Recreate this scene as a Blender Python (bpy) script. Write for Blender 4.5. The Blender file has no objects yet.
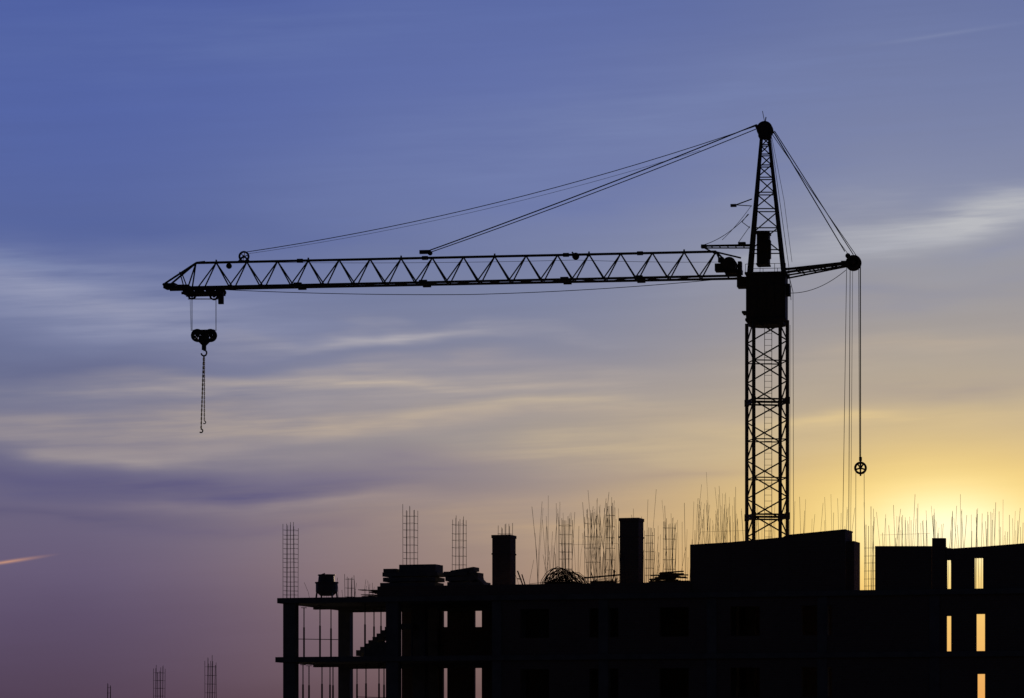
import bpy, math, random
from mathutils import Vector, Matrix
random.seed(7)
R = random.Random(11)
K = 0.000275          # radians per photo pixel of the telephoto lens
EYE = 19.0            # camera stands on a 6th-floor balcony opposite the site
HOR = 760.0
scene = bpy.context.scene

# ------------------------------------------------------------------ materials
def lin(c):
    c = c/255.0
    return c/12.92 if c <= 0.04045 else ((c+0.055)/1.055)**2.4
def L(r, g, b): return (lin(r), lin(g), lin(b), 1.0)

def mat(name, c1, c2, scale=3.0, rough=0.8, metal=0.0, bump=0.3, brick=False):
    m = bpy.data.materials.new(name); m.use_nodes = True
    nt = m.node_tree; b = nt.nodes['Principled BSDF']
    tc = nt.nodes.new('ShaderNodeTexCoord')
    no = nt.nodes.new('ShaderNodeTexNoise'); no.inputs['Scale'].default_value = scale
    no.inputs['Detail'].default_value = 5; no.inputs['Roughness'].default_value = 0.65
    nt.links.new(tc.outputs['Object'], no.inputs['Vector'])
    cr = nt.nodes.new('ShaderNodeValToRGB')
    cr.color_ramp.elements[0].position = 0.35; cr.color_ramp.elements[1].position = 0.68
    cr.color_ramp.elements[0].color = (*c1, 1); cr.color_ramp.elements[1].color = (*c2, 1)
    nt.links.new(no.outputs['Fac'], cr.inputs['Fac'])
    col = cr.outputs['Color']; h = no.outputs['Fac']
    if brick:
        sx = nt.nodes.new('ShaderNodeSeparateXYZ'); nt.links.new(tc.outputs['Object'], sx.inputs[0])
        ad = nt.nodes.new('ShaderNodeMath'); ad.operation = 'ADD'
        nt.links.new(sx.outputs[0], ad.inputs[0]); nt.links.new(sx.outputs[1], ad.inputs[1])
        cb = nt.nodes.new('ShaderNodeCombineXYZ')
        nt.links.new(ad.outputs[0], cb.inputs[0]); nt.links.new(sx.outputs[2], cb.inputs[1])
        bt = nt.nodes.new('ShaderNodeTexBrick'); bt.inputs['Scale'].default_value = 2.0
        bt.inputs['Mortar Size'].default_value = 0.02
        bt.inputs['Mortar'].default_value = (0.25, 0.24, 0.22, 1)
        nt.links.new(cb.outputs[0], bt.inputs['Vector'])
        nt.links.new(col, bt.inputs['Color1'])
        bt.inputs['Color2'].default_value = (*c2, 1)
        col = bt.outputs['Color']; h = bt.outputs['Fac']
    nt.links.new(col, b.inputs['Base Color'])
    b.inputs['Roughness'].default_value = rough; b.inputs['Metallic'].default_value = metal
    if bump > 0:
        bp = nt.nodes.new('ShaderNodeBump'); bp.inputs['Strength'].default_value = bump
        bp.inputs['Distance'].default_value = 0.02
        nt.links.new(h, bp.inputs['Height']); nt.links.new(bp.outputs[0], b.inputs['Normal'])
    return m

M_STEEL = mat('crane_paint', (0.05, 0.047, 0.045), (0.09, 0.075, 0.05), 4, 0.75)
M_ROPE = mat('wire_rope', (0.04, 0.04, 0.04), (0.07, 0.07, 0.07), 20, 0.8, bump=0)
M_CONC = mat('concrete', (0.17, 0.17, 0.17), (0.27, 0.27, 0.265), 1.2, 0.95)
M_BRICK = mat('brickwork', (0.20, 0.13, 0.11), (0.25, 0.18, 0.15), 1.5, 0.95, brick=True)
M_REBAR = mat('rusty_rebar', (0.05, 0.03, 0.022), (0.09, 0.05, 0.035), 9, 0.9, bump=0)
M_WOOD = mat('timber', (0.12, 0.085, 0.05), (0.2, 0.15, 0.09), 5, 0.9)
M_TANK = mat('galvanised_steel', (0.08, 0.08, 0.085), (0.14, 0.14, 0.15), 4, 0.6)
M_GROUND = mat('site_dirt', (0.07, 0.06, 0.05), (0.14, 0.12, 0.095), 0.05, 1.0)

# ------------------------------------------------------------------ mesh builder
class MB:
    def __init__(s): s.v = []; s.f = []
    def bar(s, p, q, r, n=6, r2=None):
        p = Vector(p); q = Vector(q); d = q-p
        if d.length < 1e-5: return
        d.normalize()
        a = Vector((0, 0, 1)) if abs(d.z) < 0.9 else Vector((1, 0, 0))
        x = d.cross(a).normalized(); y = d.cross(x)
        r2 = r if r2 is None else r2
        b = len(s.v)
        off = math.pi/4 if n == 4 else 0
        for c, rr in ((p, r), (q, r2)):
            for i in range(n):
                t = 2*math.pi*i/n+off
                s.v.append(c+x*math.cos(t)*rr+y*math.sin(t)*rr)
        for i in range(n):
            j = (i+1) % n
            s.f.append((b+i, b+j, b+n+j, b+n+i))
        s.f.append(tuple(b+i for i in reversed(range(n))))
        s.f.append(tuple(b+n+i for i in range(n)))
    def box(s, x0, x1, y0, y1, z0, z1, z1b=None):
        z1b = z1 if z1b is None else z1b
        b = len(s.v)
        s.v += [Vector(c) for c in ((x0, y0, z0), (x1, y0, z0), (x1, y1, z0), (x0, y1, z0),
                                    (x0, y0, z1), (x1, y0, z1b), (x1, y1, z1b), (x0, y1, z1))]
        for f in ((0, 3, 2, 1), (4, 5, 6, 7), (0, 1, 5, 4), (1, 2, 6, 5), (2, 3, 7, 6), (3, 0, 4, 7)):
            s.f.append(tuple(b+i for i in f))
    def obox(s, c, ax, ay, az):
        c = Vector(c); b = len(s.v)
        for sz in (-1, 1):
            for sx, sy in ((-1, -1), (1, -1), (1, 1), (-1, 1)):
                s.v.append(c+ax*sx+ay*sy+az*sz)
        for f in ((0, 3, 2, 1), (4, 5, 6, 7), (0, 1, 5, 4), (1, 2, 6, 5), (2, 3, 7, 6), (3, 0, 4, 7)):
            s.f.append(tuple(b+i for i in f))
    def rope(s, pts, r, n=5):
        for a, b in zip(pts[:-1], pts[1:]): s.bar(a, b, r, n)
    def wheel(s, c, axis, rad, w, spokes=6, rim=0.22, solid=False, sw=0.07):
        c = Vector(c); ax = Vector(axis).normalized()
        a = Vector((0, 0, 1)); x = ax.cross(a).normalized(); y = ax.cross(x)
        n = 24; ri = 0.0 if solid else rad*(1-rim)
        prof = [(rad, -w), (rad*0.9, -w*0.3), (rad*0.9, w*0.3), (rad, w), (max(ri, 0.02), w), (max(ri, 0.02), -w)]
        b = len(s.v); m = len(prof)
        for i in range(n):
            t = 2*math.pi*i/n; d = x*math.cos(t)+y*math.sin(t)
            for pr, pw in prof: s.v.append(c+d*pr+ax*pw)
        for i in range(n):
            j = (i+1) % n
            for k in range(m):
                l = (k+1) % m
                s.f.append((b+i*m+k, b+i*m+l, b+j*m+l, b+j*m+k))
        if not solid:
            for i in range(spokes):
                t = 2*math.pi*i/spokes+0.3; d = x*math.cos(t)+y*math.sin(t)
                s.bar(c+d*rad*0.15, c+d*(ri+0.01), rad*sw, 4)
        s.bar(c-ax*w*1.5, c+ax*w*1.5, rad*0.25, 10)
    def obj(s, name, m, parent=None, origin=None, bevel=0.0):
        o0 = Vector(origin) if origin is not None else Vector((0, 0, 0))
        me = bpy.data.meshes.new(name)
        me.from_pydata([tuple(v-o0) for v in s.v], [], s.f); me.update()
        o = bpy.data.objects.new(name, me); scene.collection.objects.link(o)
        me.materials.append(m)
        if parent is not None: o.parent = parent
        elif origin is not None: o.location = o0
        if bevel > 0:
            bv = o.modifiers.new('bevel', 'BEVEL'); bv.width = bevel; bv.segments = 2; bv.limit_method = 'ANGLE'
        return o

def empty(name, loc, rz=0.0):
    e = bpy.data.objects.new(name, None); e.location = loc; e.rotation_euler = (0, 0, rz)
    e.empty_display_size = 1.0
    scene.collection.objects.link(e); return e

# ------------------------------------------------------------------ ground
g = MB(); g.v = [Vector(c) for c in ((-9000, -3000, 0), (9000, -3000, 0), (9000, 15000, 0), (-9000, 15000, 0))]; g.f = [(0, 1, 2, 3)]
g.obj('ground', M_GROUND)

# ================================================================== TOWER CRANE
CO = Vector(((767-512)*K*200, 200.0, 0.0))
u = Vector((-33.62, 5.3, 0)).normalized()       # jib direction
w = Vector((-u.y, u.x, 0))
if w.y > 0: w = -w                              # w points toward the camera
def J(px, py, lat=0.0):
    m = (px-512)*K
    r = (m*CO.y-CO.x)/(u.x-m*u.y)
    P = CO+u*r
    return Vector((P.x, P.y, EYE+(HOR-py)*K*P.y))+w*lat
def JR(px):
    m = (px-512)*K
    return (m*CO.y-CO.x)/(u.x-m*u.y)
def JP(r, z, lat=0.0):
    P = CO+u*r
    return Vector((P.x, P.y, z))+w*lat
crane = empty('tower_crane', CO)
UP = Vector((0, 0, 1))

# ---- mast
mast = MB()
hw = 0.94; ang = math.radians(8)
ztop = EYE+(HOR-322)*K*200
cs = []
for a, b in ((-1, -1), (1, -1), (1, 1), (-1, 1)):
    cs.append(Vector((a*hw*math.cos(ang)-b*hw*math.sin(ang), a*hw*math.sin(ang)+b*hw*math.cos(ang), 0))+CO)
zb0 = 1.6
for c in cs: mast.bar(c+UP*zb0, c+UP*ztop, 0.10, 8)
ring = [EYE+(HOR-402)*K*200, EYE+(HOR-517)*K*200]
step = ring[0]-ring[1]
z = ring[1]-step
while z > 3: ring.append(z); z -= step
bounds = sorted([zb0]+ring+[ztop])
for a, b in zip(bounds[:-1], bounds[1:]):
    n = max(2, round((b-a)/1.06))
    for fi in range(4):
        c0 = cs[fi]; c1 = cs[(fi+1) % 4]
        for i in range(n):
            za = a+(b-a)*i/n; zc = a+(b-a)*(i+1)/n
            if (i+fi//1) % 2 == 0: mast.bar(c0+UP*za, c1+UP*zc, 0.042, 5)
            else: mast.bar(c1+UP*za, c0+UP*zc, 0.042, 5)
            if i and i % 2 == 0: mast.bar(c0+UP*za, c1+UP*za, 0.036, 5)
        for zz in (b-0.07, b+0.09):
            if b < ztop: mast.bar(c0+UP*zz, c1+UP*zz, 0.065, 4)
    for c in cs:
        if b < ztop: mast.bar(c+UP*(b-0.18), c+UP*(b+0.2), 0.13, 8)
lx = CO+Vector((0.1, 0.5, 0))
for dx in (-0.2, 0.2): mast.bar(lx+Vector((dx, 0, zb0)), lx+Vector((dx, 0, ztop)), 0.022, 4)
z = zb0
while z < ztop:
    mast.bar(lx+Vector((-0.2, 0, z)), lx+Vector((0.2, 0, z)), 0.014, 4); z += 0.33
mast.obj('mast', M_STEEL, crane, CO)
# ---- base carriage (hidden behind the building)
bs = MB()
bs.box(CO.x-3, CO.x+3, CO.y-3, CO.y-2.4, 0.9, 1.6); bs.box(CO.x-3, CO.x+3, CO.y+2.4, CO.y+3, 0.9, 1.6)
bs.box(CO.x-1.6, CO.x+1.6, CO.y-2.4, CO.y+2.4, 0.95, 1.55)
for a in (-1, 1):
    for b in (-1, 1):
        bs.wheel((CO.x+a*2.5, CO.y+b*2.7, 0.5), (0, 1, 0), 0.45, 0.12, solid=True)
        bs.wheel((CO.x+a*1.4, CO.y+b*2.7, 0.5), (0, 1, 0), 0.45, 0.12, solid=True)
bs.box(CO.x+1.7, CO.x+2.9, CO.y-2.2, CO.y+2.2, 1.7, 4.2)
bs.obj('base_carriage', M_STEEL, crane, CO)

# ---- slewing turret
tr = MB()
z0 = EYE+(HOR-320)*K*200; z1 = EYE+(HOR-276)*K*200
tr.obox(CO+UP*(z0+z1)/2, u*1.08, w*0.9, UP*(z1-z0)/2)
tr.obox(CO+UP*(z1+0.06), u*1.15, w*0.98, UP*0.06)
tr.obox(CO+UP*(z0-0.07), u*1.12, w*0.98, UP*0.07)
for k in range(5):
    tr.obox(CO+UP*(z0+z1)/2+u*(-0.95+k*0.475)+w*0.92, u*0.03, w*0.025, UP*(z1-z0)/2*0.95)
tr.obox(CO+UP*(z0-0.2), u*0.98, w*0.95, UP*0.08)
tr.bar(CO+UP*(z0-0.34), CO+UP*(z0-0.2), 1.05, 24)
tr.obox(JP(1.36, z1-0.35), u*0.26, w*0.5, UP*0.28)
tr.obox(JP(1.22, z0+0.4), u*0.12, w*0.6, UP*0.06)
tr.obox(JP(-1.18, z1-0.8), u*0.1, w*0.5, UP*0.3)
tr.obj('slewing_turret', M_STEEL, crane, CO, 0.02)
rl = MB()
for sgn in (-1, 1):
    for r in (-1.1, -0.5, 0.3, 1.1): rl.bar(JP(r, z1, sgn*.95), JP(r, z1+0.55, sgn*.95), 0.018, 4)
    rl.bar(JP(-1.1, z1+0.55, sgn*.95), JP(1.1, z1+0.55, sgn*.95), 0.018, 4)
rl.obj('turret_railing', M_STEEL, crane, CO)
# ---- operator cabin between the legs
cb = MB()
a = J(763.5, 266); b = J(763.5, 233)
cz = (a.z+b.z)/2
cc = Vector((a.x, a.y, cz))
cb.obox(cc, u*0.33, w*0.5, UP*0.8)
cb.obox(cc+UP*0.86, u*0.38, w*0.58, UP*0.05)
cb.obox(cc-UP*0.85, u*0.36, w*0.55, UP*0.05)
cb.obox(cc+UP*0.2+w*0.51, u*0.28, w*0.015, UP*0.4)
cb.obox(J(769, 250, 0.2), u*0.12, w*0.25, UP*0.5)
cb.obj('operator_cabin', M_STEEL, crane, CO, 0.02)

# ---- tower head (A-frame)
hd = MB()
top = [J(761.5, 137, 0.22), J(769, 137, 0.22), J(769, 137, -0.22), J(761.5, 137, -0.22)]
bot = [J(750, 275, 0.85), J(784, 275, 0.85), J(784, 275, -0.85), J(750, 275, -0.85)]
for i in range(4): hd.bar(bot[i], top[i], 0.09, 8, 0.07)
def lp(a, b, t): return a+(b-a)*t
tt = [0, 0.17, 0.33, 0.47, 0.59, 0.70, 0.79, 0.87, 0.94, 1.0]
for i in range(4):
    j = (i+1) % 4
    for k in range(len(tt)-1):
        if k == 0 and i in (0, 2): continue
        p0, p1 = lp(bot[i], top[i], tt[k]), lp(bot[i], top[i], tt[k+1])
        q0, q1 = lp(bot[j], top[j], tt[k]), lp(bot[j], top[j], tt[k+1])
        if (k+i) % 2: hd.bar(p0, q1, 0.036, 5)
        else: hd.bar(q0, p1, 0.036, 5)
        if k: hd.bar(p0, q0, 0.034, 5)
hd.obox(J(765, 136), u*0.34, w*0.42, UP*0.08)
for l in (-0.3, 0.3): hd.wheel(J(765, 130, l), w, 0.44, 0.07, 6, 0.3, solid=(l > 0))
hd.obox(J(765, 132, 0.45), u*0.2, w*0.02, UP*0.35)
hd.obox(J(765, 132, -0.45), u*0.2, w*0.02, UP*0.35)
hd.bar(J(765, 124), J(762.5, 111), 0.018, 5)
hd.bar(J(765, 124), J(766, 117), 0.03, 5)
hd.bar(J(757, 127, -0.4), J(757, 127, 0.4), 0.09, 8)
hd.bar(J(772, 131, -0.4), J(772, 131, 0.4), 0.09, 8)
hd.bar(J(733, 206), J(752, 199), 0.035, 5); hd.bar(J(736, 205), J(752, 206), 0.025, 5)
hd.obox(J(733.5, 205.5), u*0.16, w*0.12, UP*0.07)
hd.bar(J(701, 246), J(752, 245), 0.06, 5); hd.bar(J(701, 246), J(716, 254), 0.045, 5)
for l in (-0.4, 0.4):
    hd.bar(J(703, 247, l), J(750, 247, l), 0.04, 5)
for p in (704, 712, 720, 728, 736, 744): hd.bar(J(p, 247, -.4), J(p, 247, .4), 0.03, 4)
hd.obox(J(704, 246.5), u*0.15, w*0.2, UP*0.09)
hd.obox(J(742, 244), u*0.2, w*0.2, UP*0.09)
hd.obj('tower_head', M_STEEL, crane, CO)

# ---- jib
jb = MB()
zb = EYE+(HOR-276.5)*K*200; zt = EYE+(HOR-250.5)*K*200
rr0 = JR(742); rr1 = JR(168); rtop0 = JR(716); rtop1 = JR(196)
lw = 0.62
for l in (-lw, lw): jb.bar(JP(rr0, zb, l), JP(rr1, zb, l*0.75), 0.085, 4)
jb.bar(JP(rtop0, zt), JP(rtop1, zt), 0.075, 6)
pitch = (JR(200)-JR(715))/16.5
top_nodes = [rtop0]; bottom_nodes = []
r = rtop0
while r < rtop1-0.1:
    bottom_nodes.append(r+pitch*0.5*1.0); top_nodes.append(r+pitch); r += pitch
for i, rb_ in enumerate(bottom_nodes):
    for l in (-lw, lw):
        jb.bar(JP(rb_, zb, l), JP(top_nodes[i], zt), 0.042, 5)
        if i+1 < len(top_nodes) and top_nodes[i+1] <= rtop1+0.3: jb.bar(JP(rb_, zb, l), JP(min(top_nodes[i+1], rtop1), zt), 0.042, 5)
    jb.bar(JP(rb_, zb, -lw), JP(rb_, zb, lw), 0.045, 4)
    if i+1 < len(bottom_nodes):
        jb.bar(JP(rb_, zb, -lw if i % 2 else lw), JP(bottom_nodes[i+1], zb, lw if i % 2 else -lw), 0.035, 4)
    if i % 3 == 1: jb.bar(JP(top_nodes[i], zt), JP(top_nodes[i], zt+0.16), 0.05, 5)
for l in (-lw, lw):
    jb.bar(JP(rtop0, zt), JP(rr0, zb, l), 0.055, 5)
    jb.bar(JP(rtop0, zt), JP(JR(728), zb, l), 0.05, 5)
for p in (300, 425, 566, 640):
    rp = JR(p)
    jb.obox(JP(rp, zt), u*0.16, w*0.1, UP*0.1)
    for l in (-lw, lw): jb.obox(JP(rp, zb, l), u*0.22, w*0.12, UP*0.12)
for l in (-lw*0.75, lw*0.75):
    jb.bar(JP(rtop1, zt), J(167, 284.5, l), 0.06, 5)
    jb.bar(JP(rtop1, zt), JP(JR(190), zb, l), 0.045, 5)
    jb.bar(J(181, 273, l*0.5), JP(JR(186), zb, l), 0.035, 5)
jb.bar(J(181, 273, -0.3), J(181, 273, 0.3), 0.04, 5)
jb.bar(J(166, 285.5, -0.5), J(166, 285.5, 0.5), 0.09, 6)
jb.obox(J(171, 286.5), u*0.34, w*0.45, UP*0.14)
jb.obox(J(184, 287), u*0.3, w*0.35, UP*0.1)
jb.bar(JP(rtop1, zt), J(205, 262, 0.0), 0.07, 5)
jb.obj('jib', M_STEEL, crane, CO)

# ---- jib sheaves and fittings
js = MB()
js.wheel(J(244, 256.5), w, 0.31, 0.06, 6, 0.3, sw=.1)
js.bar(J(238, 262), J(244, 256), 0.05, 5); js.bar(J(250, 262), J(244, 256), 0.05, 5)
js.wheel(J(229, 266), w, 0.16, 0.05, 4, solid=True)
js.wheel(J(576, 256.5, 0.1), w, 0.2, 0.05, 5, solid=True); js.bar(J(572, 252), J(576, 257), 0.045, 5)
js.wheel(J(588, 255), w, 0.1, 0.05, solid=True)
js.wheel(J(430, 253), w, 0.13, 0.08, solid=True)
js.obox(J(425, 252), u*0.3, w*0.12, UP*0.1)
js.bar(J(730, 265, -0.5), J(730, 265, 0.5), 0.33, 14)
js.wheel(J(730, 265, 0.52), w, 0.38, 0.04, solid=True)
js.wheel(J(730, 265, -0.52), w, 0.38, 0.04, solid=True)
js.obox(J(720, 268), u*0.25, w*0.45, UP*0.2)
js.obox(J(734, 272), u*0.45, w*0.5, UP*0.12)
js.obox(J(721, 260), u*0.15, w*0.2, UP*0.13)
js.bar(J(716, 252), J(741, 258), 0.05, 5)
js.obox(J(740, 267), u*0.1, w*0.3, UP*0.28)
js.obj('jib_winch_and_sheaves', M_STEEL, crane, CO)

# ---- trolley
ty = MB()
zc = zb-0.32
for l in (-0.55, 0.55):
    ty.bar(JP(JR(184), zc, l), JP(JR(223), zc, l), 0.10, 4)
    for p in (188, 200, 211, 221):
        ty.wheel(JP(JR(p), zb-0.2, l), w, 0.17, 0.05, solid=True)
for p in (186, 204, 221): ty.bar(JP(JR(p), zc, -.55), JP(JR(p), zc, .55), 0.08, 4)
ty.wheel(J(192, 295), w, 0.26, 0.06, 5, 0.35); ty.wheel(J(214, 295.5), w, 0.27, 0.06, 5, 0.35)
ty.bar(J(186, 291), J(192, 297), 0.06, 4); ty.bar(J(198, 290), J(192, 297), 0.06, 4)
ty.bar(J(208, 291), J(214, 297), 0.06, 4); ty.bar(J(220, 291), J(214, 297), 0.06, 4)
ty.obox(J(221, 298), u*0.14, w*0.12, UP*0.34)
ty.bar(J(188, 299), J(219, 299), 0.035, 4)
ty.obj('trolley', M_STEEL, crane, CO)

# ---- hook block
hb = MB()
hb.wheel(J(197.5, 335.5), w, 0.37, 0.08, 5, 0.38, sw=.12); hb.wheel(J(210.5, 335.5), w, 0.37, 0.08, 5, 0.38, sw=.12)
for l in (-0.12, 0.12):
    hb.obox(J(204, 332, l), u*0.62, w*0.02, UP*0.12)
    A, B, C = J(192, 334, l), J(216, 334, l), J(204, 346, l)
    for P, Q in ((A, B), (B, C), (A, C)): hb.bar(P, Q, 0.06, 4)
    hb.obox(J(204, 339, l), u*0.28, w*0.02, UP*0.2)
hb.bar(J(204, 341), J(204, 350), 0.13, 8)
hc = J(204, 353); hp = []
for i in range(12):
    t = math.radians(100-i*25)
    hp.append(hc+u*(-math.cos(t))*0.16+UP*math.sin(t)*0.16)
hb.rope(hp, 0.05, 6)
hb.obj('hook_block', M_STEEL, crane, CO)
ch = MB()
def chain(p, q, rad=0.028, link=0.12):
    d = (q-p); n = int(d.length/link); d.normalize()
    for i in range(n):
        c = p+d*link*(i+0.5)
        ax = u if i % 2 else w
        for sgn in (-1, 1): ch.bar(c-d*link*0.6+ax*0.022*sgn, c+d*link*0.6+ax*0.022*sgn, rad, 4)
chain(J(203.6, 356), J(201.5, 430, 0.1)); chain(J(204.4, 356), J(203.5, 420, -0.2), 0.022)
hc = J(201.5, 431, 0.1); hp = []
for i in range(9):
    t = math.radians(100-i*30); hp.append(hc+u*(-math.cos(t))*0.1+UP*math.sin(t)*0.1)
ch.rope(hp, 0.04, 5)
hc = J(203.5, 422, -0.2); ch.rope([hc+u*(-math.cos(math.radians(100-i*30)))*0.08+UP*math.sin(math.radians(100-i*30))*0.08 for i in range(9)], 0.03, 5)
ch.obj('chain_sling', M_ROPE, crane, CO)

# ---- counter-jib spreader
cj = MB()
for l, l2 in ((-0.6, -0.15), (0.6, 0.15)):
    cj.bar(J(784, 271, l), J(850, 262.5, l2), 0.075, 6)
    cj.bar(J(786, 277, l), J(850, 265.5, l2), 0.05, 5)
    for a, b in ((795, 806), (806, 817), (817, 828), (828, 839)):
        t0 = (a-786)/64; t1 = (b-786)/64
        cj.bar(J(a, 271-8.5*t0, l+(l2-l)*t0), J(b, 277-11.5*t1, l+(l2-l)*t1), 0.03, 4)
for a in (800, 818, 836):
    t = (a-786)/64; l = 0.6-0.45*t
    cj.bar(J(a, 273.5-9*t, -l), J(a, 273.5-9*t, l), 0.04, 4)
for l in (-0.28, 0, 0.28): cj.wheel(J(853.5, 263, l), w, 0.44 if l == 0 else 0.40, 0.08, 6, 0.35, solid=(l == 0))
cj.bar(J(853.5, 263, -0.45), J(853.5, 263, 0.45), 0.14, 8)
cj.obox(J(846, 264), u*0.25, w*0.4, UP*0.13)
cj.bar(J(848, 255), J(852, 262), 0.06, 5)
cj.wheel(J(848, 256, 0.1), w, 0.14, 0.05, solid=True)
cj.obj('counter_jib', M_STEEL, crane, CO)
tb = MB()
tb.wheel(J(860.5, 468), w, 0.35, 0.08, 5, 0.34, sw=.17)
for l in (-0.1, 0.1):
    tb.bar(J(860.5, 459, l), J(860.5, 468, l), 0.06, 4)
tb.bar(J(860.5, 457), J(860.5, 461), 0.09, 6)
tb.bar(J(860.5, 472), J(860.5, 476), 0.05, 6)
tb.obj('tension_block', M_STEEL, crane, CO)

# ---- ropes
rp = MB()
def sag(p, q, s, n=18):
    return [p+(q-p)*(i/n)-UP*s*4*(i/n)*(1-i/n) for i in range(n+1)]
rp.rope(sag(J(757, 125.5, .3), J(425, 252.5, .15), 0.12), 0.034); rp.rope(sag(J(757, 127.5, -.3), J(431, 251.5, -.15), 0.14), 0.026)
rp.rope(sag(J(757, 126, .1), J(246, 252, 0), 0.7), 0.022)
rp.rope(sag(J(700, 150, -.1), J(246, 254, 0), 0.55), 0.010)
rp.rope(sag(J(222, 290, .2), J(470, 295, .2), 0.1), 0.02)
rp.rope(sag(J(470, 295, .2), J(742, 277.5, .2), 0.15), 0.02)
rp.rope(sag(J(244, 262), J(576, 260), 0.1), 0.012); rp.rope(sag(J(576, 260), J(724, 262), 0.05), 0.012)
rp.rope([J(192, 297), J(192, 331)], 0.02); rp.rope([J(216, 297), J(216, 331)], 0.02)
rp.rope([J(190.5, 297, .1), J(191.5, 331, .1)], 0.012)
rp.rope([J(771, 128, .3), J(845, 252, .2)], 0.026); rp.rope([J(774, 130, -.3), J(853, 254, -.2)], 0.026)
rp.rope([J(772, 134, 0), J(858, 258, 0)], 0.02); rp.rope([J(771, 127, .1), J(840, 243, .1), J(848, 254, .1)], 0.015)
rp.rope([J(860.3, 266, 0), J(860.5, 458, 0)], 0.032); rp.rope([J(859, 266, .25), J(859.8, 460, .25)], 0.018)
for a, b, rad in ((847, 843, .016), (850.5, 849, .019), (853, 851, .012)):
    P = J(a, 266, 0.3); Q = J(b, 535, 0.3); D = (Q-P)
    rp.rope([P, P+D*((P.z-2)/(P.z-Q.z))], rad)
P = J(856, 470, .1); rp.rope([P, Vector((P.x-0.1, P.y, 2))], 0.014)
P = J(864, 470, -.1); rp.rope([P, Vector((P.x+0.15, P.y, 2))], 0.014)
rp.rope(sag(J(846, 270), J(788, 293), 0.35), 0.018)
rp.rope([J(771, 138), J(789, 268), J(791, 300)], 0.016); rp.rope([J(772, 138), J(784, 200), J(792, 262)], 0.012)
P = J(793, 292); rp.rope([P, Vector((P.x+0.1, P.y, 2))], 0.014)
rp.rope([J(789, 276), J(793, 292)], 0.018)
P = J(790, 325); rp.rope([P, Vector((P.x, P.y, 2))], 0.012)
rp.rope(sag(J(749, 214), J(703, 245), 0.25), 0.018); rp.rope(sag(J(751, 206), J(722, 240), 0.1), 0.014)
rp.rope([J(750, 226), J(738, 243)], 0.016); rp.rope([J(748, 214), J(742, 222), J(750, 228)], 0.02)
rp.obj('wire_ropes', M_ROPE, crane, CO)

# ================================================================== UNFINISHED BUILDING
Ax, Ay = (277-512)*K*186, 186.0
Cx, Cy = (845-512)*K*177.5, 177.5
tl = math.hypot(Cx-Ax, Cy-Ay); tx, tyy = (Cx-Ax)/tl, (Cy-Ay)/tl
nx, ny = -tyy, tx
rot = math.atan2(tyy, tx)
B = empty('unfinished_building', (Ax, Ay, 0), rot)
def S(px, d=0.0):
    m = (px-512)*K; X = Ax+nx*d; Y = Ay+ny*d
    return (m*Y-X)/(tx-m*tyy)
def Z(px, py, d=0.0):
    s = S(px, d); Y = Ay+ny*d+s*tyy
    return EYE+(HOR-py)*K*Y
def PX(s, d):
    return 512+(Ax+tx*s+nx*d)/(Ay+tyy*s+ny*d)/K
Z1 = EYE+(HOR-598)*K*186; FH = 3.02
levels = [Z1-FH*k for k in range(0, 9)]
DEP = 9.4; TH = 0.27
sEnd = S(1110)
sBody = S(400)
slabs = MB()
for i, zl in enumerate(levels):
    s0 = 0.0 if i == 0 else -0.1
    slabs.box(s0, sEnd, 0, DEP, zl-TH, zl)
slabs.box(-0.3, sEnd+0.3, -0.2, DEP+0.2, 0, 0.15)
slabs.obj('floor_slabs', M_CONC, B, bevel=0.015)
cols = MB()
colx = [(S(281)+S(295))/2]
while colx[-1] < sEnd-4: colx.append(colx[-1]+5.55)
clear = [(442, 449), (473, 483), (945, 952), (973, 986)]     # bays left open right through the building
for i, zl in enumerate(levels):
    zlow = zl-FH if i < 8 else 0.15
    for c0 in colx:
        for d in (0.15, 4.5, 8.6):
            c = c0
            if d == 4.5 and c < 3: continue
            wv = 0.33 if c < sBody+1 else 0.25
            for (p0, p1) in clear:
                for dd in (d, d+.55):
                    a, b = PX(c-wv, dd), PX(c+wv, dd)
                    if a < p1 and b > p0: c -= (b-p0+1.5)*K*185
            cols.box(c-wv, c+wv, d, d+0.55, zlow+0.002, zl-TH-0.002)
cols.obj('columns', M_CONC, B, bevel=0.015)
beams = MB()
for i, zl in enumerate(levels):
    for d in (4.55, 8.65):
        beams.box(0.3, sEnd-0.3, d+0.05, d+0.4-(0.2 if d > 8 else 0), zl-TH-0.14, zl-TH-0.003)
beams.obj('beams', M_CONC, B)

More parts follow.
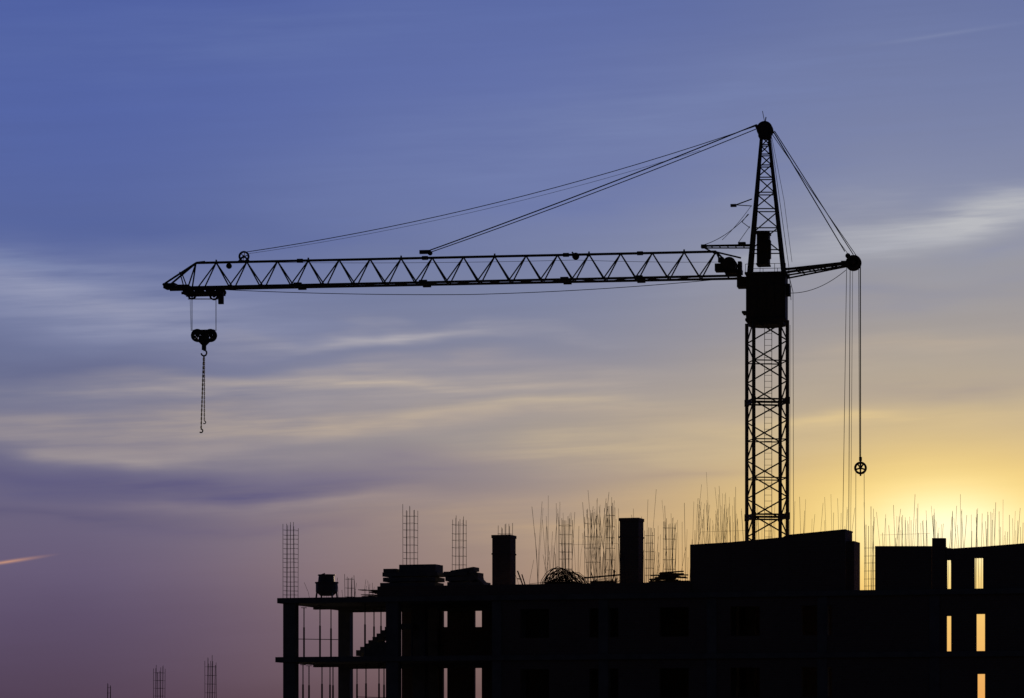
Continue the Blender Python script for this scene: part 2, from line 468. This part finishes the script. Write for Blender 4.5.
walls = MB()
def wall(s0, s1, d0, d1, za, zb_, holes=()):
    hs = sorted(holes)
    cur = s0
    for (h0, h1, hz0, hz1) in hs:
        if h0 > cur: walls.box(cur, h0, d0, d1, za, zb_)
        if hz0 > za+0.01: walls.box(h0, h1, d0, d1, za, hz0)
        if hz1 < zb_-0.01: walls.box(h0, h1, d0, d1, hz1, zb_)
        cur = h1
    if s1 > cur: walls.box(cur, s1, d0, d1, za, zb_)
def hole(p0, p1, y0, y1, d):
    return (S(p0, d), S(p1, d), Z((p0+p1)/2, y1, d), Z((p0+p1)/2, y0, d))
wins_right = {0: [(946.3, 951.2, 616, 652), (976, 985, 614, 654)], 1: [(977, 985, 674, 712)]}
for i, zl in enumerate(levels):
    zlow = (zl-FH if i < 8 else 0.15)+0.003; zhi = zl-TH-0.003
    holes = []
    sA = S(496) if i < 2 else S(402)
    s = sA+1.2
    while s < S(845)-2.0:
        holes.append((s, s+1.5, zlow+0.85, zlow+2.3)); s += 3.6
    if i in wins_right:
        for (p0, p1, y0, y1) in wins_right[i]:
            h = hole(p0, p1, y0, y1, 0.25); holes.append((h[0], h[1], max(h[2], zlow), min(h[3], zhi)))
    else:
        holes.append((S(900), S(900)+1.5, zlow+0.85, zlow+2.3)); holes.append((S(970), S(970)+1.5, zlow+0.85, zlow+2.3))
    wall(sA, sEnd-0.1, 0.22, 0.47, zlow, zhi, holes)
    if i == 0: hh = [(443, 447.5, 600, 627), (474.5, 482, 604, 627)]
    elif i == 1: hh = [(443, 447.5, 668, 730), (474.5, 482, 667, 730)]
    else: hh = []
    d = 8.95
    hl = []
    for (p0, p1, y0, y1) in hh:
        h = hole(p0, p1, y0, y1, d); hl.append((h[0], h[1], max(h[2], zlow), min(h[3], zhi)))
    wall(S(402, d), S(862, d), 8.9, 9.15, zlow, zhi, hl)
    walls.box(sEnd-0.1, sEnd+0.15, 0.5, 8.9, zlow, zhi)
zt0 = Z1+0.003
def up(p0, p1, y0, y1=None, d0=0.22, d1=0.47, zb2=None):
    a = Z(p0, y0, d0); b = Z(p1, y0 if y1 is None else y1, d0)
    walls.box(S(p0, d0), S(p1, d0), d0, d1, zt0 if zb2 is None else zb2, a, b)
up(875, 931.5, 546); up(932, 945, 538, None, 0.15, 0.5); up(945.2, 946.5, 547)
up(950.9, 974, 548.5, 547); up(983, 1026, 546.5, 543); up(1026, 1100, 543, 540)
up(946.5, 950.9, 548, None, zb2=Z(948, 560, .22)); up(974, 983, 547, 546.5, zb2=Z(978, 558, .22))
def shed(p0, p1, y0, y1, d0, d1):
    a = Z(p0, y0, d0); b = Z(p1, y1, d0)
    walls.box(S(p0, d0), S(p1, d0), d0, d1, zt0, a, b)
shed(690, 731, 546, 543.5, 0.25, 5); shed(731.2, 789, 542, 536.5, 0.22, 4.2); shed(789.2, 845, 536, 530.5, 0.2, 2.0)
# low annex on the end of the head-house
walls.box(S(845.2, .6), S(854, .6), 0.6, 2.1, zt0, Z(850, 541, .6))
walls.box(S(377), S(690)-0.01, 0.05, 0.3, zt0, Z1+0.52)
walls.box(S(377), S(690)-0.01, 8.9, 9.15, zt0, Z1+0.3)
walls.obj('infill_walls', M_BRICK, B)
cp = MB()
for (p0, p1, y0, y1, d0, d1) in ((690, 731, 546, 543.5, 0.2, 5.05), (789.2, 845, 536, 530.5, 0.13, 2.1)):
    a = Z(p0, y0, d0); b = Z(p1, y1, d0)
    bi = len(cp.v); s0, s1 = S(p0, d0), S(p1, d0)
    cp.v += [Vector(c) for c in ((s0, d0, a), (s1, d0, b), (s1, d1, b), (s0, d1, a), (s0, d0, a+.07), (s1, d0, b+.07), (s1, d1, b+.07), (s0, d1, a+.07))]
    for f in ((0, 3, 2, 1), (4, 5, 6, 7), (0, 1, 5, 4), (1, 2, 6, 5), (2, 3, 7, 6), (3, 0, 4, 7)): cp.f.append(tuple(bi+i for i in f))
cp.obj('wall_copings', M_CONC, B)

sh = MB()
def shaft(p0, p1, y, d):
    s0, s1 = S(p0, d), S(p1, d)-.28; zt_ = Z(p0, y, d)
    sh.box(s0+.03, s1-.03, d, d+1.0, zt0, zt_-0.16)
    sh.box(s0, s1, d-.05, d+1.05, zt_-0.16, zt_)
    sh.box(s0, s1, d-.03, d+1.03, zt_-1.0, zt_-0.92)
shaft(491.5, 516, 535, 1.6); shaft(619, 644.5, 518, 1.8)
sh.obj('ventilation_shafts', M_BRICK, B, bevel=0.015)

st = MB()
d = 3.2
zl = levels[1]
s0, s1 = S(356, d), S(393, d); n = 9
for k in range(n):
    a = s0+(s1-s0)*k/n
    st.box(a, a+(s1-s0)/n+0.06, d, d+1.2, zl+0.12+k*0.16, zl+0.42+k*0.17)
st.box(s1, s1+1.0, d, d+1.2, zl+1.5, zl+1.75)
st.box(S(368, d), S(392, d), d-0.6, d-0.1, zl+0.003, zl+0.5)
st.box(S(374, d), S(396, d), d-0.6, d-0.1, zl+0.503, zl+0.8)
st.obj('stair_flight', M_CONC, B)
pr = MB()
for (p, lv, d) in ((304, 0, 5), (320, 0, 3), (331, 0, 7.0), (365, 0, 2), (374, 0, 5), (381, 0, 4.2), (412, 0, 3),
                   (303, 1, 4), (309, 1, 6), (322, 1, 3), (330, 1, 5), (333, 1, 6.5), (357, 1, 4), (366, 1, 2.5), (379, 1, 3), (384, 1, 6)):
    s = S(p, d); zh = levels[lv]-TH-0.01; zl = levels[lv]-FH
    pr.bar((s, d, zl), (s, d, zl+1.7), 0.05, 8); pr.bar((s, d, zl+1.5), (s, d, zh), 0.03, 8)
    pr.box(s-.12, s+.12, d-.12, d+.12, zh-0.03, zh)
    pr.box(s-.1, s+.1, d-.1, d+.1, zl+0.002, zl+.02)
for (p, q, lv, d) in ((297, 338, 0, 2.5), (357, 389, 1, 2.2)):
    pr.bar((S(p, d), d, levels[lv]-FH+1.0), (S(q, d), d, levels[lv]-FH+0.95), 0.02, 5)
pr.obj('shoring_props', M_TANK, B)

# reinforcement: column cages + starter bars
rb = MB()
def rod(s, d, z0, z1, rad=0.012, lean=0.03):
    h = z1-z0
    dx = R.gauss(0, lean)*h; dy = R.gauss(0, lean)*h
    p = Vector((s, d, z0)); q = Vector((s+dx, d+dy, z1)); m = (p+q)/2-Vector((dx, dy, 0))*0.18
    rb.rope([p, m, q], rad, 4)
def cage(p0, p1, y0, d, n=4, zbase=None, ties=8, rad=0.013):
    s0, s1 = S(p0, d), S(p1, d); zb_ = Z1 if zbase is None else zbase
    zt_ = Z((p0+p1)/2, y0, d)
    wd = s1-s0
    for k in range(n):
        for j in range(2):
            s = s0+wd*k/(n-1); l = R.uniform(-0.03, 0.03)
            rb.bar((s, d+j*wd, zb_), (s+l, d+j*wd+l, zt_+R.uniform(-0.25, 0.12)), rad, 4)
    for k in range(ties):
        z = zb_+(zt_-zb_)*(k+0.6+R.uniform(-.12, .12))/ties*0.93
        for j in (0, wd): rb.bar((s0-.02, d+j, z), (s1+.02, d+j, z+R.uniform(-.03, .03)), 0.008, 4)
        for s in (s0, s1): rb.bar((s, d, z), (s, d+wd, z), 0.008, 4)
cage(283, 294, 523, 0.25, 4, ties=15); cage(403, 414, 506, 3.2, 4, ties=12); cage(452, 463, 516, 4.0, 4, ties=10)
cage(498, 509, 524, 3.0, 4, ties=8); cage(559, 569, 517, 4.5, 4, ties=9); cage(585, 597, 512, 3.0, 3, ties=6)
cage(645, 652, 528, 4, 3); cage(663, 673, 519, 4.4, 4, ties=7); cage(606, 613, 505, 4.6, 3)
cage(345, 352, 574, 5, 3, ties=3)
for k in range(95):
    p = R.uniform(535, 745); d = R.uniform(1, 8.5)
    rod(S(p, d), d, Z1, Z(p, R.gauss(519, 14), d), R.uniform(.006, .011), 0.045)
for k in range(18):
    p = R.uniform(586, 616); d = R.uniform(2, 5)
    rod(S(p, d), d, Z1, Z(p, R.uniform(496, 520), d), .010, 0.06)
for k in range(34):
    p = R.uniform(515, 690); d = R.uniform(1, 8.5)
    rod(S(p, d), d, Z1, Z(p, R.uniform(545, 572), d), .009, 0.12)
for k in range(70):
    p = R.uniform(690, 868); d = R.uniform(5.6, 8.8)
    rod(S(p, d), d, Z1, Z(p, R.gauss(510, 12), d), R.uniform(.006, .010), 0.035)
for k in range(14):
    p = R.uniform(700, 746); d = R.uniform(5.6, 8.8)
    rod(S(p, d), d, Z1, Z(p, R.gauss(502, 8), d), R.uniform(.006, .010), 0.05)
for k in range(135):
    p = R.uniform(868, 1095); d = R.uniform(2, 8.8)
    rod(S(p, d), d, Z1, Z(p, R.gauss(518, 10), d), R.uniform(.008, .013), 0.035)
for k in range(22):
    p = R.uniform(295, 400); d = R.uniform(1, 8)
    rod(S(p, d), d, Z1, Z(p, R.uniform(574, 592), d), .009, 0.1)
for p in (866, 868.5, 871, 873.5): rb.bar((S(p, 2.0), 2.0, Z1), (S(p, 2.0), 2.0, Z(p, R.uniform(500, 530), 2.0)), 0.015, 4)
for y in (548, 556, 563, 571, 579, 586): rb.bar((S(864, 2.0), 2.0, Z(868, y, 2)), (S(875, 2.0), 2.0, Z(868, y, 2)), 0.012, 4)
for k in range(14):
    p = R.uniform(520, 610); d = R.uniform(0.8, 4)
    rb.bar((S(p, d), d, Z1+R.uniform(0.3, .7)), (S(p+R.uniform(15, 50), d), d+.5, Z1+R.uniform(0.5, 1.3)), 0.014, 4)
for (p0, p1, y, d) in ((700, 745, 532, 6), (880, 930, 535, 5), (560, 618, 545, 4)):
    rb.bar((S(p0, d), d, Z(p0, y, d)), (S(p1, d), d, Z(p1, y-1.5, d)), 0.007, 4)
rb.obj('reinforcement_bars', M_REBAR, B)

# ---- site objects resting on the roof (top-level, own transform)
def bl(s, d, z):
    return Vector((Ax+tx*s+nx*d, Ay+tyy*s+ny*d, z))
def place(mb, name, m, s, d, bevel=0.0):
    o = mb.obj(name, m, bevel=bevel); o.location = bl(s, d, Z1+0.002); o.rotation_euler = (0, 0, rot); return o
def slabstack(prof, hgt, seed):
    q = random.Random(seed); b = MB(); z = 0.0
    n = int(hgt/0.27)
    for k in range(n):
        l0, l1 = prof(k/max(1, n-1))
        l0 += q.uniform(-.12, .12); l1 += q.uniform(-.12, .12)
        for t in (0.15, 0.85):
            x = l0+(l1-l0)*t; b.box(x-.06, x+.06, 0, 1.6, z, z+.05)
        b.box(l0, l1, q.uniform(-.05, .05), 1.6+q.uniform(-.05, .05), z+.052, z+.265)
        z += 0.267
    return b
W = S(443, 2)-S(378, 2)-.35
b = slabstack(lambda t: (0.1+0.1*t, W-0.05), 1.5, 3)
b.box(W*0.35, W*0.97, 0.1, 1.4, 1.34, 1.72)
b.box(0.25, W*0.3, 0.1, 1.4, 1.34, 1.52)
place(b, 'concrete_slab_stack', M_CONC, S(378, 2), 2, 0.01)
W = S(489, 2.2)-S(443, 2.2)-.2
b = slabstack(lambda t: (0.05+0.1*t, W-0.9*t*t), 1.35, 5)
b.obox((W*0.42, 0.7, 1.38), Vector((0.62, 0, .09)), Vector((0, .5, 0)), Vector((0, 0, .1)))
b.obox((W*0.5, 0.6, 1.2), Vector((0.7, 0, -.05)), Vector((0, .5, 0)), Vector((0, 0, .12)))
b.obox((W*0.82, 0.5, 0.9), Vector((0.45, 0, -.45)), Vector((0, .5, 0)), Vector((.04, 0, .04)))
place(b, 'concrete_slab_stack', M_CONC, S(443, 2.2), 2.2, 0.01)
b = MB(); q = random.Random(9); W = S(690, 2)-S(646, 2)
for k in range(38):
    x = q.uniform(0, W*.35); ln = q.uniform(W*.45, W*.63); zz = 0.05+k*0.03
    a = Vector((x, q.uniform(0, 1.4), zz)); e = a+Vector((ln, q.uniform(-.2, .2), q.uniform(-.08, .08)))
    b.obox((a+e)/2, (e-a)/2, Vector((0, .08, 0)), Vector((0, 0, .03)))
b.box(.1, W-.1, .2, 1.2, 0, .7)
place(b, 'timber_pile', M_WOOD, S(646, 2), 2)
b = MB(); W = S(582, 2.5)-S(538, 2.5)
for k in range(60):
    y = q.uniform(0, 1.5); h = q.uniform(0.6, 1.4); x0 = q.uniform(-.1, .6); x1 = W-q.uniform(-.2, .7); sk = q.uniform(-.25, .25)
    pts = [Vector((x0+(x1-x0)*t/8+sk*math.sin(math.pi*t/8), y, 0.1+h*math.sin(math.pi*t/8)**0.7+q.uniform(-.06, .06))) for t in range(9)]
    b.rope(pts, 0.018, 4)
b.box(0.3, W-.4, 0.2, 1.3, 0.0, 0.75)
place(b, 'rebar_bundle', M_REBAR, S(538, 2.5), 2.5)
b = MB()
b.bar((0, 0, 1.3), (0.5, 0, 0), 0.04, 4); b.bar((0.05, .6, 1.15), (0.42, .6, 0), 0.035, 4); b.bar((0, 0, 0.9), (0.02, .6, 0.9), 0.03, 4)
place(b, 'leaning_brace', M_WOOD, S(517.5, 1.9), 1.9)
b = MB()
for k in range(9):
    x = q.uniform(0, 1.9); b.bar((x, q.uniform(0, .8), 0), (x+q.uniform(-.5, .5), q.uniform(0, .8), q.uniform(.8, 1.35)), 0.03, 4)
b.bar((0, 0, .9), (2.0, .1, 1.05), 0.05, 4); b.box(.3, 1.5, .1, .7, 0, .75)
place(b, 'formwork_panels', M_WOOD, S(584, 2.2), 2.2)
b = MB(); d = 2.5; W = S(335, d)-S(312, d)
cx = W/2
for a in (-1, 1):
    for c in (-1, 1): b.bar((cx+a*.45, .5+c*.4, 0), (cx+a*.4, .5+c*.35, .5), 0.05, 4)
b.bar((cx, .5, .22), (cx, .5, .42), .34, 16, .56)
b.bar((cx, .5, .42), (cx, .5, .88), .57, 20); b.bar((cx, .5, .86), (cx, .5, .93), .61, 20)
b.bar((cx-.02, .5, .93), (cx-.02, .5, 1.28), .44, 16, .40); b.bar((cx, .5, 1.26), (cx, .5, 1.32), .46, 16)
b.bar((cx-.35, .5, 1.3), (cx-.1, .5, 1.38), .03, 5)
place(b, 'concrete_hopper', M_TANK, S(312, d), d)
b = MB()
for k in range(14):
    x = q.uniform(0, 1.4); b.box(x, x+q.uniform(.3, .8), q.uniform(0, .5), q.uniform(.8, 1.2), k*.035, k*.035+.03)
place(b, 'board_stack', M_WOOD, S(352, 2), 2)

# ================================================================== lower wing (only its starter bars reach into view)
B2 = empty('unfinished_building', ((-40), 196.0, 0), rot*0.5)
sb = MB(); zw = 21.0
z = zw
lv2 = []
while z > 1.0: lv2.append(z); z -= FH
for z in lv2: sb.box(0, 24, 0, 11, z-TH, z)
sb.obj('floor_slabs', M_CONC, B2, bevel=0.015)
c2 = MB()
for i, z in enumerate(lv2):
    zl = lv2[i+1] if i+1 < len(lv2) else 0
    for x in (0.4, 6, 11.6, 17.2, 22.8):
        for y in (0.3, 5.2, 10.2): c2.box(x-.25, x+.25, y, y+.5, zl+.002, z-TH-.002)
    c2.box(0.8, 23, 0.25, 0.5, zl+0.003, zl+1.0); c2.box(0.8, 23, 10.4, 10.6, zl+.003, z-TH-.003)
c2.obj('columns_and_walls', M_CONC, B2)
r2 = MB()
cr_, sr_ = math.cos(rot*.5), math.sin(rot*.5)
def W2(px, y):
    m = (px-512)*K; X = -40-sr_*y; Y = 196+cr_*y
    s = (m*Y-X)/(cr_-m*sr_); return s, Y+s*sr_
for (p0, p1, py, n) in ((107, 110, 682, 2), (153.5, 162.5, 665, 5), (205, 214.5, 658, 5)):
    s0, Y0 = W2(p0, 4); s1, _ = W2(p1, 4); zt_ = EYE+(HOR-py)*K*Y0; wd_ = max(s1-s0, .15)
    for k in range(n):
        for j in (0, 1):
            s = s0+wd_*k/(n-1); r2.bar((s, 4+j*wd_, zw), (s+R.uniform(-.05, .05), 4+j*wd_, zt_+R.uniform(-.4, .05)), 0.014, 4)
    for k in range(7):
        z = zw+(zt_-zw)*(k+.5)/7.5
        r2.bar((s0, 4, z), (s0+wd_, 4, z), .009, 4); r2.bar((s0, 4+wd_, z), (s0+wd_, 4+wd_, z), .009, 4)
s0, Y0 = W2(211, 4); r2.bar((s0, 4.2, zw), (s0+.02, 4.2, EYE+(HOR-655)*K*Y0), .015, 4)
r2.obj('reinforcement_bars', M_REBAR, B2)

# ================================================================== WORLD
SUN_PX, SUN_PY = 946, 532
saz = math.atan((SUN_PX-512)*K); sel = math.atan((HOR-SUN_PY)*K)
wd = bpy.data.worlds.new('World'); scene.world = wd; wd.use_nodes = True
wd.cycles.sampling_method = 'MANUAL'; wd.cycles.sample_map_resolution = 512
nt = wd.node_tree; nt.nodes.clear(); lk = nt.links.new
def val(sock, x):
    if isinstance(x, (int, float)): sock.default_value = x
    else: lk(x, sock)
def m(op, a, b=None, c=None, clamp=False):
    n = nt.nodes.new('ShaderNodeMath'); n.operation = op; n.use_clamp = clamp
    val(n.inputs[0], a)
    if b is not None: val(n.inputs[1], b)
    if c is not None: val(n.inputs[2], c)
    return n.outputs[0]
def mixc(f, a, b, mode='MIX'):
    n = nt.nodes.new('ShaderNodeMix'); n.data_type = 'RGBA'; n.blend_type = mode
    val(n.inputs[0], f)
    for i, x in ((6, a), (7, b)):
        if isinstance(x, tuple): n.inputs[i].default_value = x
        else: lk(x, n.inputs[i])
    return n.outputs[2]
def sstep(x, a, b):
    n = nt.nodes.new('ShaderNodeMapRange'); n.interpolation_type = 'SMOOTHSTEP'
    val(n.inputs[0], x); n.inputs[1].default_value = a; n.inputs[2].default_value = b
    n.inputs[3].default_value = 0; n.inputs[4].default_value = 1; return n.outputs[0]
def comb(x, y):
    c = nt.nodes.new('ShaderNodeCombineXYZ'); val(c.inputs[0], x); val(c.inputs[1], y); return c.outputs[0]
def noise(x, y, detail=4, rough=0.55, z=0.0):
    c = nt.nodes.new('ShaderNodeCombineXYZ'); val(c.inputs[0], m('ADD', x, z*7.3)); val(c.inputs[1], m('ADD', y, z*3.1))
    n = nt.nodes.new('ShaderNodeTexNoise'); n.noise_dimensions = '2D'; n.inputs['Scale'].default_value = 1.0
    n.inputs['Detail'].default_value = detail; n.inputs['Roughness'].default_value = rough
    lk(c.outputs[0], n.inputs['Vector']); return n.outputs['Fac']
tc = nt.nodes.new('ShaderNodeTexCoord')
sp = nt.nodes.new('ShaderNodeSeparateXYZ'); lk(tc.outputs['Generated'], sp.inputs[0])
X, Y, Zd = sp.outputs
az = m('ARCTAN2', X, Y)
el = m('ARCSINE', m('MINIMUM', m('MAXIMUM', Zd, -1.0), 1.0))
# azimuth / elevation counted in units of K (0.0158 deg)
U = m('MULTIPLY_ADD', az, 1/K, 512.0)
V = m('MULTIPLY_ADD', el, -1/K, HOR)
n1 = noise(m('DIVIDE', U, 330), m('DIVIDE', V, 110), 2, .5, 1.3)
n2 = noise(m('DIVIDE', U, 190), m('DIVIDE', V, 38), 3, .5, 7.1)
n1c = m('SUBTRACT', n1, .5); n2c = m('SUBTRACT', n2, .5)
Vw = m('ADD', V, m('ADD', m('MULTIPLY', n1c, 70), m('MULTIPLY', n2c, 34)))
Uw = m('ADD', U, m('MULTIPLY', n2c, 90))
lo, hi = -500.0, 800.0
fV = m('DIVIDE', m('SUBTRACT', m('ADD', V, m('MULTIPLY', n1c, 40)), lo), hi-lo, clamp=True)
def ramp(stops):
    n = nt.nodes.new('ShaderNodeValToRGB'); cr = n.color_ramp
    lk(fV, n.inputs[0])
    while len(cr.elements) > 1: cr.elements.remove(cr.elements[-1])
    for i, (y, c) in enumerate(stops):
        e = cr.elements[0] if i == 0 else cr.elements.new((y-lo)/(hi-lo))
        e.position = (y-lo)/(hi-lo); e.color = L(*c)
    return n.outputs[0]
left = ramp([(-500, (48, 64, 118)), (0, (74, 94, 162)), (120, (78, 98, 164)), (235, (82, 100, 158)), (320, (102, 114, 156)), (400, (106, 113, 146)),
             (440, (118, 118, 142)), (480, (94, 94, 130)), (520, (98, 94, 126)), (570, (92, 85, 119)), (625, (77, 70, 105)), (698, (60, 54, 86)), (790, (40, 36, 58))])
mid = ramp([(-500, (52, 68, 124)), (0, (84, 103, 165)), (100, (92, 110, 168)), (200, (104, 120, 170)), (300, (113, 125, 160)), (350, (125, 131, 156)),
            (400, (144, 142, 151)), (440, (147, 142, 145)), (480, (136, 129, 138)), (520, (147, 133, 132)), (570, (142, 123, 121)), (625, (116, 99, 108)), (698, (84, 71, 86)), (790, (54, 46, 58))])
right = ramp([(-500, (54, 70, 124)), (0, (95, 111, 161)), (100, (109, 123, 166)), (200, (127, 137, 168)), (260, (144, 149, 164)), (330, (150, 149, 154)),
              (400, (170, 162, 151)), (450, (190, 174, 147)), (500, (216, 186, 134)), (560, (228, 180, 112)), (640, (228, 168, 96)), (698, (218, 148, 82)), (790, (150, 90, 60))])
col = mixc(sstep(U, 60, 560), left, mid)
col = mixc(sstep(U, 480, 930), col, right)
col = mixc(sstep(U, 1150, 1800), col, left)
Vt = m('ADD', V, m('MULTIPLY', U, 0.05))
n3 = noise(m('DIVIDE', Uw, 200), m('DIVIDE', Vt, 13), 4, .58, 2.2)
tex = m('MULTIPLY_ADD', m('SUBTRACT', n3, .5), 1.7, 0.72, clamp=True)
Pw = comb(Uw, Vw); Ps = comb(U, V)
def cloud(cx, cy, sx, sy, tilt, c, st, P=None, tx_=True):
    # elliptical patch of cirrus: centre, half sizes, tilt (deg, rising to the right), colour
    global col
    mp = nt.nodes.new('ShaderNodeMapping'); mp.vector_type = 'TEXTURE'
    lk(Pw if P is None else P, mp.inputs['Vector'])
    mp.inputs['Location'].default_value = (cx, cy, 0); mp.inputs['Rotation'].default_value = (0, 0, -math.radians(tilt))
    mp.inputs['Scale'].default_value = (sx*2.0, sy*2.0*(1.18 if tx_ else 1), 1)
    gr = nt.nodes.new('ShaderNodeTexGradient'); gr.gradient_type = 'QUADRATIC_SPHERE'; lk(mp.outputs[0], gr.inputs[0])
    k = m('MULTIPLY', gr.outputs['Fac'], st*1.25)
    k = m('MULTIPLY', k, tex, clamp=True) if tx_ else m('MINIMUM', k, 1.0)
    col = mixc(k, col, L(*c))
cloud(0, 290, 230, 34, -7, (138, 147, 182), 1.0)
cloud(110, 315, 190, 24, -8, (146, 151, 178), .75)
cloud(-40, 255, 130, 10, -9, (124, 138, 178), .7)
cloud(180, 232, 240, 14, -7, (76, 95, 154), .6)
cloud(40, 375, 170, 28, 0, (92, 100, 138), .7)
cloud(230, 352, 120, 12, 3, (106, 112, 146), .5)
cloud(400, 338, 150, 6, 2, (168, 166, 176), .85)
cloud(470, 362, 120, 6, 0, (148, 145, 157), .7)
cloud(390, 386, 240, 12, 1, (182, 170, 161), .95)
cloud(220, 404, 200, 7, 1, (160, 153, 158), .8)
cloud(330, 425, 330, 12, 2, (176, 162, 151), .95)
cloud(120, 446, 210, 8, 0, (152, 144, 149), .8)
cloud(560, 408, 150, 9, 3, (190, 176, 157), .7)
cloud(150, 480, 240, 14, 0, (84, 85, 126), 1.2)
cloud(430, 462, 150, 10, 0, (110, 107, 136), .9)
cloud(50, 518, 150, 9, 0, (84, 83, 120), .9)
cloud(330, 500, 190, 8, 0, (142, 131, 139), .7)
cloud(240, 530, 170, 8, 0, (94, 89, 122), .6)
cloud(620, 452, 160, 15, 2, (190, 174, 149), .7)
cloud(680, 478, 120, 8, 0, (142, 131, 136), .6)
cloud(600, 520, 220, 22, 0, (184, 157, 129), .6)
cloud(960, 225, 150, 18, 8, (184, 187, 193), 1.15)
cloud(850, 248, 130, 11, 10, (165, 170, 184), .9)
cloud(1010, 262, 120, 12, 4, (136, 143, 166), .8)
cloud(640, 120, 260, 36, 12, (110, 126, 173), .6)
cloud(880, 305, 200, 13, 4, (133, 139, 160), .8)
cloud(930, 350, 160, 9, 3, (170, 161, 154), .7)
cloud(960, 388, 130, 13, 2, (143, 141, 149), .8)
cloud(850, 420, 160, 9, 1, (208, 188, 150), .8)
cloud(300, 50, 320, 26, 6, (90, 109, 167), .6)
cloud(560, 200, 300, 20, 8, (97, 114, 166), .6)
gain = m('MULTIPLY_ADD', n3, 0.07, 0.955)
du = m('SUBTRACT', U, SUN_PX); dv = m('SUBTRACT', V, SUN_PY)
def glow(sx, sy, v0=0.0):
    a = m('DIVIDE', du, sx); b = m('DIVIDE', m('SUBTRACT', dv, v0), sy)
    return m('EXPONENT', m('MULTIPLY', m('ADD', m('MULTIPLY', a, a), m('MULTIPLY', b, b)), -1.0))
g1 = glow(300, 150, 20); g2 = glow(150, 64); g3 = glow(84, 38)
col = mixc(m('MULTIPLY', g1, .45), col, L(244, 205, 118))
col = mixc(m('MULTIPLY', g2, .85), col, L(255, 224, 120))
col = mixc(m('MULTIPLY', g3, .98), col, (1.2, 1.08, 0.68, 1))
cloud(10, 564, 30, 1.6, 9, (200, 148, 125), .75, Ps, False)
cloud(940, 49, 60, 2.0, 7, (132, 144, 180), .3, Ps, False)
# the sky dims away from the sunset: towards the zenith and the east
cosz = m('ADD', m('MULTIPLY', X, math.sin(saz)), m('MULTIPLY', Y, math.cos(saz)))
dim = m('MULTIPLY', m('MULTIPLY_ADD', sstep(cosz, 0.1, 0.93), .91, .09), m('SUBTRACT', 1.0, m('MULTIPLY', sstep(Zd, .2, .65), .86)))
dim = m('MULTIPLY', dim, gain)
sc = nt.nodes.new('ShaderNodeVectorMath'); sc.operation = 'SCALE'; lk(col, sc.inputs[0]); lk(dim, sc.inputs['Scale'])
bg1 = nt.nodes.new('ShaderNodeBackground'); lk(sc.outputs[0], bg1.inputs[0]); bg1.inputs[1].default_value = 1.0
sky = nt.nodes.new('ShaderNodeTexSky'); sky.sky_type = 'NISHITA'; sky.sun_disc = False
sky.sun_elevation = sel; sky.sun_rotation = saz; sky.altitude = 150; sky.dust_density = 1.0
bg2 = nt.nodes.new('ShaderNodeBackground'); lk(sky.outputs[0], bg2.inputs[0]); bg2.inputs[1].default_value = 0.0015
ad = nt.nodes.new('ShaderNodeAddShader'); lk(bg1.outputs[0], ad.inputs[0]); lk(bg2.outputs[0], ad.inputs[1])
out = nt.nodes.new('ShaderNodeOutputWorld'); lk(ad.outputs[0], out.inputs[0])

# ---- the low sun
sd = bpy.data.lights.new('sun', 'SUN'); sd.energy = 2.0; sd.angle = math.radians(0.5); sd.color = (1.0, 0.72, 0.42)
so = bpy.data.objects.new('sun', sd); scene.collection.objects.link(so)
dv_ = Vector((math.sin(saz)*math.cos(sel), math.cos(saz)*math.cos(sel), math.sin(sel)))
so.rotation_euler = dv_.to_track_quat('Z', 'Y').to_euler(); so.location = (60, 150, 60)

# ---- camera
cd = bpy.data.cameras.new('camera'); cam = bpy.data.objects.new('camera', cd); scene.collection.objects.link(cam)
cam.location = (0, 0, EYE); cam.rotation_euler = (math.pi/2, 0, 0)
cd.sensor_width = 36; cd.lens = 36/(1024*K); cd.shift_y = (HOR-349)/1024
cd.clip_start = 1; cd.clip_end = 30000
scene.camera = cam
scene.view_settings.view_transform = 'Standard'; scene.view_settings.look = 'None'; scene.view_settings.exposure = 0
